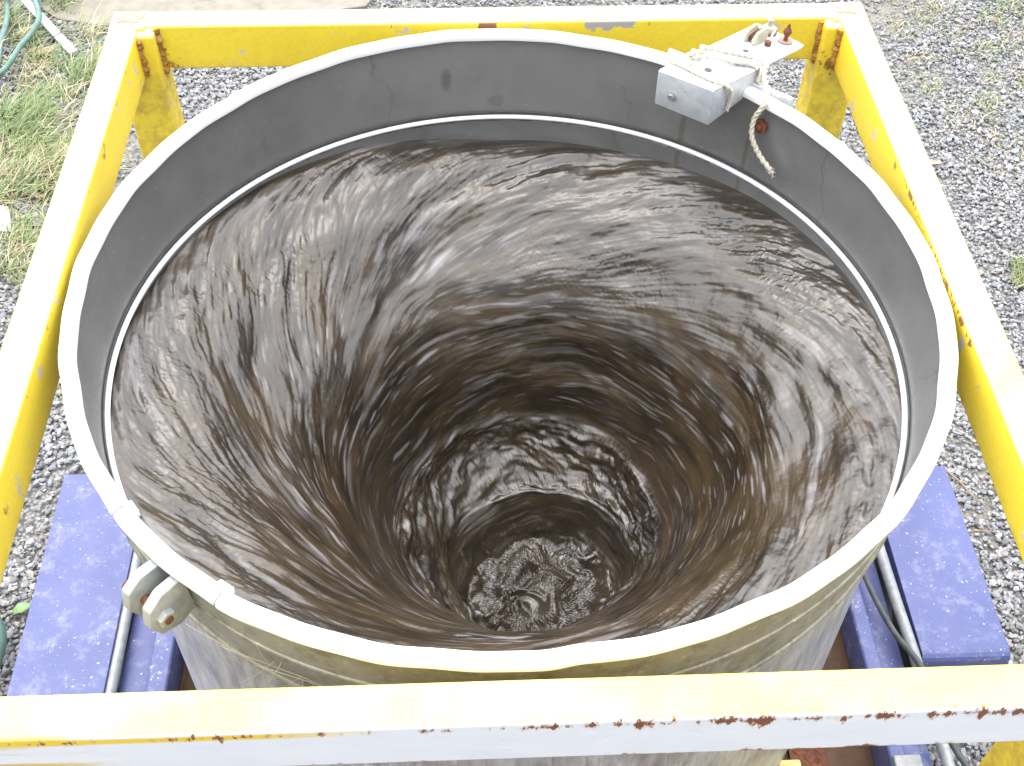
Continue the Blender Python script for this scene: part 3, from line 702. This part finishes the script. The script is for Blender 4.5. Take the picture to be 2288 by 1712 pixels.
def mudguard(x0, x1, y0, y1, zt, lipz=.05):
    bm = bmesh.new(); th_ = .004; r_c = .020
    pth = [(y0, zt-.24), (y0, zt-r_c)]+[(y0+r_c-r_c*math.cos(t), zt-r_c+r_c*math.sin(t)) for t in (.4, .8, 1.2)]+[(y0+r_c, zt)]
    pth += [(y1-.004, zt), (y1, zt-.004), (y1, zt-.24)]
    up_ = [[bm.verts.new((x, y, z)) for x in (x0, x1)] for y, z in pth]
    for a_, b_ in zip(up_, up_[1:]): bm.faces.new((a_[0], a_[1], b_[1], b_[0]))
    # turned down outer edges
    for x in (x0, x1):
        e = [bm.verts.new((x, y, z)) for y, z in pth[1:-1]]; d_ = [bm.verts.new((x, y, min(z, zt)-lipz)) for y, z in pth[1:-1]]
        for i in range(len(e)-1): bm.faces.new((e[i], e[i+1], d_[i+1], d_[i]))
    bmesh.ops.remove_doubles(bm, verts=bm.verts[:], dist=.0005)
    o = from_bm('mudguard', bm, M_BLUE, tr); md = o.modifiers.new('s', 'SOLIDIFY'); md.thickness = .003; md.offset = -1
    b = o.modifiers.new('b', 'BEVEL'); b.width = .002; b.segments = 2; return o
mudguard(-.968, -.783, -.42, .340, -.9)
mudguard(.826, 1.004, -.180, .300, -.9)
for sx, cy0 in ((-.875, -.04), (.915, .06)):
    bm = bmesh.new(); wr = .225; z0 = GZ+wr
    prf = [(.10, -.07), (wr-.02, -.075), (wr, -.05), (wr, .05), (wr-.02, .075), (.10, .07)]
    rings = [[bm.verts.new((sx+w, cy0+r*math.cos(t), z0+r*math.sin(t))) for r, w in prf] for t in [2*PI*i/36 for i in range(36)]]
    for i in range(36):
        for j in range(len(prf)): bm.faces.new((rings[i][j], rings[(i+1) % 36][j], rings[(i+1) % 36][(j+1) % 6], rings[i][(j+1) % 6]))
    w_ = from_bm('wheel', bm, M_RUBBER, tr, True)
    bm = bmesh.new(); tube(bm, [(sx-.05, cy0, z0), (sx+.05, cy0, z0)], .102, 24); from_bm('wheel_hub', bm, M_DECKG, w_, True)
bm = bmesh.new(); tube(bm, smooth_path([(-.775, -1.3, -.913), (-.7765, -.6, -.913), (-.7735, -.1, -.913), (-.778, .5, -.913), (-.776, .85, -.913)], 6), .0115, 14)
from_bm('conduit', bm, M_PIPE, tr, True)
bm = bmesh.new(); tube(bm, smooth_path([(.815, -1.3, -.90), (.814, -.5, -.90), (.811, -.30, -.90), (.809, -.16, -.90), (.804, -.03, -.90), (.801, .15, -.90), (.80, .5, -.90), (.80, .85, -.90)], 6), .0115, 14)
from_bm('conduit', bm, M_PIPE, tr, True)
# a loose black cable across the right rail
bm = bmesh.new(); tube(bm, smooth_path([(.745, .12, -.900), (.752, .019, -.896), (.763, -.051, -.896), (.782, -.124, -.896), (.8045, -.195, -.880), (.822, -.27, -.882), (.833, -.358, -.90), (.85, -.42, -.90), (.89, -.60, -.93), (.95, -.80, -1.10), (.99, -.95, -1.30)], 8), .0062, 12)
tag(from_bm('cable', bm, M_CABLE, None, True), 'thin dark cable lying slack across the blue trailer rail right of the tank', 'cable')

# ------------------------------------------------------------------ ground
def grid_plane(name, x0, x1, y0, y1, z, nx, ny, mat, h=None):
    xs = np.linspace(x0, x1, nx); ys = np.linspace(y0, y1, ny); X_, Y_ = np.meshgrid(xs, ys); Z_ = np.full_like(X_, z)
    if h is not None: Z_ = Z_+h(X_, Y_)
    idx = np.arange(nx*ny).reshape(ny, nx)
    return np_mesh(name, np.stack([X_, Y_, Z_], -1).reshape(-1, 3), np.stack([idx[:-1, :-1], idx[:-1, 1:], idx[1:, 1:], idx[1:, :-1]], -1).reshape(-1, 4), mat)
tag(grid_plane('ground', -400, 400, -400, 400, GZ-.008, 41, 41, M_BED), kind='structure')

# concrete slab edge beyond the frame
bm = bmesh.new()
out_ = [(-1.66, 2.93), (-1.45, 2.868), (-1.2, 2.895), (-.6, 2.955), (-.45, 2.99), (-.40, 3.10), (-.40, 3.55), (-1.55, 3.18), (-1.72, 3.10), (-1.75, 3.02)]
prism(bm, [(x, y, GZ-.02) for x, y in out_], [(x, y, GZ+.012) for x, y in out_], .004); tag(from_bm('concrete_slab', bm, M_CONC), kind='structure')

# loose stones
def rock_variants(nv=10):
    phi = (1+5**.5)/2
    B = np.array([(-1,phi,0),(1,phi,0),(-1,-phi,0),(1,-phi,0),(0,-1,phi),(0,1,phi),(0,-1,-phi),(0,1,-phi),(phi,0,-1),(phi,0,1),(-phi,0,-1),(-phi,0,1)], float)
    B /= np.linalg.norm(B[0])
    Fc = np.array([(0,11,5),(0,5,1),(0,1,7),(0,7,10),(0,10,11),(1,5,9),(5,11,4),(11,10,2),(10,7,6),(7,1,8),(3,9,4),(3,4,2),(3,2,6),(3,6,8),(3,8,9),(4,9,5),(2,4,11),(6,2,10),(8,6,7),(9,8,1)])
    return [B*(RNG.uniform(.65, 1.3, (12, 1)))*np.array([1, RNG.uniform(.6, .95), RNG.uniform(.45, .75)]) for _ in range(nv)], Fc
VAR, RF = rock_variants()
def inpoly(x, y, poly):
    ins = np.zeros(len(x), bool); n = len(poly)
    for i in range(n):
        x1, y1 = poly[i]; x2, y2 = poly[(i+1) % n]
        c_ = ((y1 > y) != (y2 > y)); t_ = (x2-x1)*(y-y1)/((y2-y1)+1e-12)+x1; ins ^= c_ & (x < t_)
    return ins
def fbm(x, y, f, seed):
    rg = np.random.default_rng(seed); v_ = 0
    for k in range(6):
        a_ = rg.uniform(0, 2*PI); p_ = rg.uniform(0, 6.28); ff = f*rg.uniform(.6, 2.2)
        v_ = v_+np.sin((x*np.cos(a_)+y*np.sin(a_))*ff+p_+1.3*np.sin((x*np.sin(a_)-y*np.cos(a_))*ff*.7+p_))
    return v_/6
def scatter(n, x0, x1, y0, y1): return RNG.uniform(x0, x1, n), RNG.uniform(y0, y1, n)
xs_, ys_ = [], []
for (n, *b) in ((56000, -2.15, -.70, -.25, 3.35), (78000, .72, 2.6, -.25, 3.35), (24000, -.75, .75, 1.0, 3.35)):
    x, y = scatter(n, *b); xs_.append(x); ys_.append(y)
x = np.concatenate(xs_); y = np.concatenate(ys_)
keep = ~inpoly(x, y, out_)
# bare earth and grass push the stones out in places
gmask = fbm(x, y, 3.0, 5)+np.where((x < -1.15) & (y > 1.25), .55, 0)+np.where((x > 1.55) & (y > 1.7), .42, 0)-.15
grassy = (gmask > .38)
keep &= ~(grassy & (RNG.random(len(x)) < .72))
x = x[keep]; y = y[keep]; n = len(x)
left = x < -.7
size = RNG.lognormal(math.log(.0058), .33, n); size = np.clip(size, .0028, .013)*np.where(left, 1.1, 1.)
yaw = RNG.uniform(0, 2*PI, n); tilt = RNG.normal(0, .45, n); z = GZ-.006+size*.35+RNG.uniform(0, .006, n)
vi = RNG.integers(0, len(VAR), n); VV = np.stack(VAR)[vi]*size[:, None, None]
ct, st = np.cos(tilt)[:, None], np.sin(tilt)[:, None]; cy_, sy_ = np.cos(yaw)[:, None], np.sin(yaw)[:, None]
vx = VV[..., 0]; vy = VV[..., 1]*ct-VV[..., 2]*st; vz = VV[..., 1]*st+VV[..., 2]*ct
PXs = np.stack([vx*cy_-vy*sy_+x[:, None], vx*sy_+vy*cy_+y[:, None], vz+z[:, None]], -1).reshape(-1, 3)
FF = (RF[None]+(np.arange(n)*12)[:, None, None]).reshape(-1, 3)
b = np.clip(RNG.lognormal(math.log(.27), .29, n), .11, .48)
hue = RNG.normal(0, 1, n)
tone = np.stack([b*(.97+.05*hue), b*1.0, b*(1.06-.05*hue)], -1)
brn = RNG.random(n) < .07; tone[brn] = b[brn, None]*np.array([1.10, .97, .84])
tone = np.repeat(tone, 12, axis=0)
tag(np_mesh('gravel', PXs, FF, M_STONE, None, False, {'tone': tone}), 'loose bluish grey crushed gravel covering the yard', 'gravel', None, 'stuff')

# grass as ribbons
def blades(name, pts, label, cat='grass'):
    """pts: list of (x, y, length, lean azimuth, lean, width, colour)"""
    A_ = np.array([p[:6] for p in pts]); C_ = np.array([p[6] for p in pts]); n = len(A_); K = 5
    t = np.linspace(0, 1, K)[None, :]
    ln, az, le, w = A_[:, 2:3], A_[:, 3:4], A_[:, 4:5], A_[:, 5:6]
    ang = PI/2-le*(.45+.9*t)                               # elevation falls along the blade
    ds_ = ln/(K-1); hx = np.cumsum(np.cos(ang)*ds_, 1)-np.cos(ang[:, :1])*ds_; hz = np.cumsum(np.sin(ang)*ds_, 1)-np.sin(ang[:, :1])*ds_
    az2 = az+.5*(t-.5)*np.sign(np.sin(az*37))
    cx = A_[:, 0:1]+hx*np.cos(az2); cy = A_[:, 1:2]+hx*np.sin(az2); cz = GZ-.004+np.maximum(hz, 0)+.002
    ww = w*(1-t**2*.9)
    px, py = -np.sin(az2), np.cos(az2)
    L_ = np.stack([cx-px*ww, cy-py*ww, cz], -1); R_ = np.stack([cx+px*ww, cy+py*ww, cz+ww*.5], -1)
    V_ = np.stack([L_, R_], 2).reshape(-1, 3); base = (np.arange(n)*K*2)[:, None]
    k = np.arange(K-1)[None, :]*2
    F_ = np.stack([base+k, base+k+1, base+k+3, base+k+2], -1).reshape(-1, 4)
    return tag(np_mesh(name, V_, F_, M_GRASS, None, True, {'tone': np.repeat(C_, K*2, axis=0)}), label, cat, None, 'stuff')
rg = random.Random(21)
GREEN = [(.14, .23, .08), (.21, .29, .10), (.29, .33, .14), (.16, .26, .12)]; DRY = [(.50, .45, .27), (.60, .54, .36), (.42, .33, .19), (.54, .44, .30)]
def clump(P, x, y, rad, n, L, lean_az, spread, dry, lean=1.0, w=.0016, dark=1.):
    for _ in range(n):
        r = rad*math.sqrt(rg.random()); a = rg.uniform(0, 2*PI); bx, by = x+r*math.cos(a), y+r*math.sin(a)
        tt = max(0, min(1, ((bx+1.80)*.265-(by-3.03)*.365)/.2035)); 
        if math.hypot(bx+1.80-.265*tt, by-3.03+.365*tt) < .075 and rg.random() < .93: continue
        c = rg.choice(DRY) if rg.random() < dry else rg.choice(GREEN)
        f = rg.uniform(.7, 1.25)*dark
        P.append((x+r*math.cos(a), y+r*math.sin(a), L*rg.uniform(.45, 1.2), lean_az+rg.gauss(0, spread), lean*rg.uniform(.6, 1.25), w*rg.uniform(.6, 1.4), tuple(v_*f for v_ in c)))
P = []
for _ in range(150):      # rough grass by the hose
    x = rg.uniform(-2.05, -1.27); y = rg.uniform(1.45, 3.0)
    if x > -1.28-(y-1.45)*.16: continue
    clump(P, x, y, .07, rg.randint(30, 75), rg.uniform(.05, .12), rg.uniform(-.5, 1.2), .9, rg.uniform(.2, .75), 1.15)
for x, y, nn, dr in ((-1.62, 2.22, 420, .08), (-1.66, 2.30, 420, .05), (-1.60, 2.12, 300, .2), (-1.55, 1.98, 320, .45), (-1.45, 1.95, 300, .5), (-1.36, 1.98, 260, .6), (-1.62, 1.90, 300, .35),
                     (-1.50, 2.60, 200, .1), (-1.44, 2.56, 160, .15), (-1.70, 2.80, 220, .25), (-1.78, 2.95, 240, .05), (-1.70, 3.05, 200, .05), (-1.48, 1.90, 260, .4)):
    clump(P, x, y, .085, nn, .11, rg.uniform(-.3, .8), .75, dr, 1.1, .0019)
for x, y in ((-1.50, 1.62), (-1.44, 1.45), (-1.55, 1.50), (-1.62, 1.35), (-1.40, 2.72), (-1.36, 2.42), (-1.33, 2.30)): clump(P, x, y, .04, 60, .06, rg.uniform(0, 6), 1.4, .3)
for x, y in ((-.99, .62), (-1.03, .55), (-1.02, .70), (-1.12, .50), (-1.08, .32), (-1.2, .95), (-1.0, .85)): clump(P, x, y, .03, 16, .07, rg.uniform(0, 6), 1.2, .35, 1.2, .0012)
blades('rough_grass', P, 'long green and straw-coloured grass growing beside the green hose on the left')
P = []
for _ in range(90):
    x = rg.uniform(1.65, 2.5); y = rg.uniform(1.9, 3.2); clump(P, x, y, .06, rg.randint(10, 40), rg.uniform(.03, .06), rg.uniform(0, 6), 1.5, rg.uniform(.3, .9), 1.2, .0013)
for x, y in ((1.72, 1.36), (1.75, 1.40), (1.68, 1.34), (1.76, 1.30), (1.70, 1.42)): clump(P, x, y, .04, 110, .06, rg.uniform(0, 6), 1.4, .25, 1.0, .0014)
for x, y in ((2.05, 2.85), (1.95, 2.62), (2.12, 2.95), (1.86, 2.30), (2.2, 2.9), (1.10, .72), (1.13, .62)): clump(P, x, y, .06, 60, .045, rg.uniform(0, 6), 1.5, .3)
blades('sparse_grass', P, 'thin patchy grass and straw coming through the gravel on the right')

# green hose: one loop lying on the grass
hz = GZ+.030
bm = bmesh.new()
tube(bm, smooth_path([(-1.93, 3.35, hz), (-1.885, 3.09, hz), (-1.832, 2.89, hz+.01), (-1.815, 2.72, hz+.01), (-1.80, 2.557, hz), (-1.86, 2.36, hz), (-1.99, 2.28, hz), (-2.05, 2.40, hz), (-1.95, 2.44, hz), (-1.774, 2.495, hz+.014),
                      (-1.722, 2.66, hz+.03), (-1.70, 2.76, hz+.03), (-1.697, 2.856, hz+.03), (-1.735, 2.97, hz+.03), (-1.785, 3.086, hz+.02), (-1.9, 3.40, hz)], 10), .0105, 12)
hose = thing('garden_hose', (-1.8, 2.8, GZ), 'green garden hose looped on the grass at the left', 'hose')
from_bm('hose_loop', bm, M_HOSE, hose, True)
bm = bmesh.new(); tube(bm, smooth_path([(-2.2, 2.95, hz+.02), (-1.99, 2.99, hz+.02), (-1.90, 3.006, hz+.024), (-1.80, 3.03, hz+.03), (-1.72, 3.065, hz+.02), (-1.60, 3.14, hz+.01), (-1.45, 3.28, hz)], 8), .0095, 12)
from_bm('hose_loop', bm, M_HOSE, hose, True)
# dark teal pipe crossing the lower left corner
bm = bmesh.new(); tube(bm, smooth_path([(-1.27, -.30, GZ+.06), (-1.20, .02, GZ+.07), (-1.188, .10, GZ+.07), (-1.20, .17, GZ+.07), (-1.27, .24, GZ+.06), (-1.42, .26, GZ+.05)], 8), .024, 16)
tag(from_bm('fat_hose', bm, M_HOSE, None, True), 'thick dark teal hose curving over the gravel at the lower left corner', 'hose')
# pale flat strip with a thin wire tied round it
st_ = thing('metal_strip', (-1.65, 2.84, GZ), 'pale grey flat strip lying between the hose and the concrete slab', 'strip')
bm = bmesh.new(); A_ = Vector((-1.800, 3.03, GZ+.020)); B_ = Vector((-1.535, 2.665, GZ+.018)); t_ = (B_-A_).normalized(); o_ = Vector((-t_.y, t_.x, 0))*.017
A_.z += .022; B_.z += .012
prism(bm, [A_-o_-Vector((0, 0, .010)), B_-o_-Vector((0, 0, .010)), B_+o_-Vector((0, 0, .010)), A_+o_-Vector((0, 0, .010))], [A_-o_, B_-o_, B_+o_, A_+o_], .002); from_bm('flat_bar', bm, M_STRIPM, st_)
bm = bmesh.new(); w0 = A_.lerp(B_, .70); tube(bm, smooth_path([w0-o_*1.9+Vector((0, 0, -.012)), w0-o_+Vector((0, 0, .002)), w0+Vector((0, 0, .003)), w0+o_+Vector((.0, .01, .002)), w0+o_*2.3+Vector((.02, .01, -.01)), w0+o_*3.5+Vector((.05, -.03, -.014))], 5), .0016, 6)
from_bm('tie_wire', bm, M_CABLE, st_)

def leaf(name, x, y, L, W, az, mat, label, cat, z=.012, curl=.3):
    bm = bmesh.new(); n = 8; l_, r_, c_ = [], [], []
    ca, sa = math.cos(az), math.sin(az)
    for i in range(n+1):
        t = i/n; w = W*math.sin(PI*min(.97, t*.94+.03))**.7*(1+.12*math.sin(i*2.1)); s_ = (t-.5)*L; zz = GZ+z+curl*W*(math.sin(t*5)*.4)
        for lst, ww, dz in ((l_, -w, curl*w), (c_, 0, 0), (r_, w, curl*w*.7)):
            lst.append(bm.verts.new((x+s_*ca-ww*sa, y+s_*sa+ww*ca, zz+dz)))
    for i in range(n):
        bm.faces.new((l_[i], c_[i], c_[i+1], l_[i+1])); bm.faces.new((c_[i], r_[i], r_[i+1], c_[i+1]))
    o = from_bm(name, bm, mat, None, True); md = o.modifiers.new('s', 'SOLIDIFY'); md.thickness = .0006
    return tag(o, label, cat)
leaf('green_leaf', -1.176, .262, .044, .015, .6, M_LEAFG, 'single pale green leaf on the gravel left of the blue mudguard', 'leaf')
leaf('dry_leaf', -1.500, 1.845, .085, .014, -.25, M_LEAFD, 'long tan dry leaf on the gravel under the grass at the left edge', 'leaf')
leaf('dry_leaf', 1.545, 1.93, .085, .012, .1, M_LEAFD, 'long tan dry leaf on the open gravel right of the frame', 'leaf')
leaf('dry_leaf', -.985, .78, .035, .010, .9, M_LEAFD, 'small straw-coloured leaf on the gravel between the left rail and the tank', 'leaf')
leaf('dry_leaf', -1.652, 2.70, .075, .022, .8, M_LEAFD, 'broad pinkish-brown dead leaf beside the green hose and grey strip', 'leaf')
bm = bmesh.new(); q = [(-1.66, 1.66), (-1.60, 1.645), (-1.535, 1.665), (-1.545, 1.72), (-1.575, 1.79), (-1.65, 1.78)]
prism(bm, [(x, y, GZ+.010+.02*(i % 2)) for i, (x, y) in enumerate(q)], [(x, y, GZ+.013+.02*(i % 2)) for i, (x, y) in enumerate(q)])
tag(from_bm('plastic_scrap', bm, M_PLASTIC), 'crumpled white scrap lying on the gravel at the left edge', 'litter')
def twig(pts, r, label):
    bm = bmesh.new(); P_ = smooth_path([(x, y, GZ+z) for x, y, z in pts], 5); tube(bm, P_, [r*(1-.6*i/len(P_)) for i in range(len(P_))], 6)
    tag(from_bm('twig', bm, M_TWIG, None, True), label, 'twig')
twig([(1.222, .605, .016), (1.247, .56, .02), (1.262, .525, .02), (1.285, .495, .016)], .0032, 'short brown twig lying slanted on the gravel right of the right mudguard')
twig([(1.235, .41, .016), (1.27, .405, .02), (1.305, .40, .016)], .0026, 'thin twig lying level on the gravel just below the slanted twig')
twig([(-1.05, .49, .02), (-1.045, .60, .03), (-1.038, .72, .025), (-1.035, .80, .02)], .0018, 'thin pale stem standing up from the gravel beside the left rail')
# blue post foot and steel rod just past the far rail
pf = thing('blue_post', (-.055, 3.10, GZ), 'small blue post standing behind the middle of the far rail', 'post')
bm = bmesh.new(); tube(bm, [(-.055, 3.12, GZ-.01), (-.055, 3.12, GZ+.9)], .036, 20); from_bm('post_tube', bm, M_BLUE, pf, True)
bm = bmesh.new(); tube(bm, [(.065, 3.10, GZ-.01), (.060, 3.14, GZ+.9)], .008, 10); tag(from_bm('steel_rod', bm, M_PIPE, None, True), 'thin grey rod standing right of the small blue post', 'rod')

# cobwebs and grime strands below the lugs
rg = random.Random(9); bm = bmesh.new()
def wall_pt(a, z, off=.0): R = .636+off; return Vector((R*math.cos(a), R*math.sin(a), z))
for k in range(20):
    a = rg.gauss(math.radians(-117), .06); z = rg.uniform(-.20, -.10); a2_ = a+rg.gauss(0, .10); z2_ = z+rg.uniform(-.14, .06)
    p = wall_pt(a, z, .004); q = wall_pt(a2_, z2_, .010); mdp = (p+q)/2+Vector((0, 0, -.006*rg.random()))+p.normalized()*.004
    tube(bm, smooth_path([p, mdp, q], 4), .00035*rg.uniform(.6, 2.2), 4)
for k in range(5):
    a = math.radians(-120+rg.uniform(-9, 3)); p = wall_pt(a, -.05, .045); q = wall_pt(a+rg.uniform(.12, .34), rg.uniform(-.12, -.2), .006); tube(bm, [p, q], .0004, 4)
tag(from_bm('cobweb', bm, M_WEB), 'dusty cobweb strands hanging on the outside of the tank below the lugs', 'cobweb', None, 'stuff')

# ------------------------------------------------------------------ sky, sun, camera
SUN_EL, SUN_AZ = math.radians(70), math.radians(-18)     # azimuth measured from +Y towards +X
w = bpy.data.worlds.new('World'); S.world = w; w.use_nodes = True; nt = w.node_tree
sky = nt.nodes.new('ShaderNodeTexSky'); sky.sky_type = 'NISHITA'; sky.sun_disc = False; sky.sun_elevation = SUN_EL; sky.sun_rotation = SUN_AZ
sky.dust_density = 4.0; sky.air_density = 1.0; sky.ozone_density = 1.0
hs = nt.nodes.new('ShaderNodeHueSaturation'); hs.inputs['Saturation'].default_value = .36
nt.links.new(sky.outputs[0], hs.inputs['Color']); nt.links.new(hs.outputs[0], nt.nodes['Background'].inputs[0])
nt.nodes['Background'].inputs[1].default_value = .085
sl = bpy.data.lights.new('sun', 'SUN'); sl.energy = 2.6; sl.angle = math.radians(140); sl.color = (1, .985, .99)
so = bpy.data.objects.new('sun', sl); COL.objects.link(so)
dirv = Vector((math.sin(SUN_AZ)*math.cos(SUN_EL), math.cos(SUN_AZ)*math.cos(SUN_EL), math.sin(SUN_EL)))
so.rotation_euler = dirv.to_track_quat('Z', 'Y').to_euler(); so.location = dirv*20

f, cx, cy, cz, pitch, yaw, roll = 2635.1964, -.05603, -1.28063, 1.21201, .8488, .05011, .0141
fwd = Vector((math.sin(yaw)*math.cos(pitch), math.cos(yaw)*math.cos(pitch), -math.sin(pitch))); right = Vector((math.cos(yaw), -math.sin(yaw), 0)); upv = right.cross(fwd)
r2 = right*math.cos(roll)+upv*math.sin(roll); u2 = -right*math.sin(roll)+upv*math.cos(roll)
cam = bpy.data.cameras.new('camera'); co = bpy.data.objects.new('camera', cam); COL.objects.link(co)
mw = Matrix((r2, u2, -fwd)).transposed().to_4x4(); mw.translation = (cx, cy, cz); co.matrix_world = mw
cam.sensor_width = 36; cam.sensor_fit = 'HORIZONTAL'; cam.lens = f/2288*36; cam.clip_end = 2000; cam.clip_start = .01
S.camera = co
S.view_settings.view_transform = 'Standard'; S.view_settings.look = 'None'; S.view_settings.gamma = 1
S.view_settings.exposure = 1.48
S.render.engine = 'CYCLES'
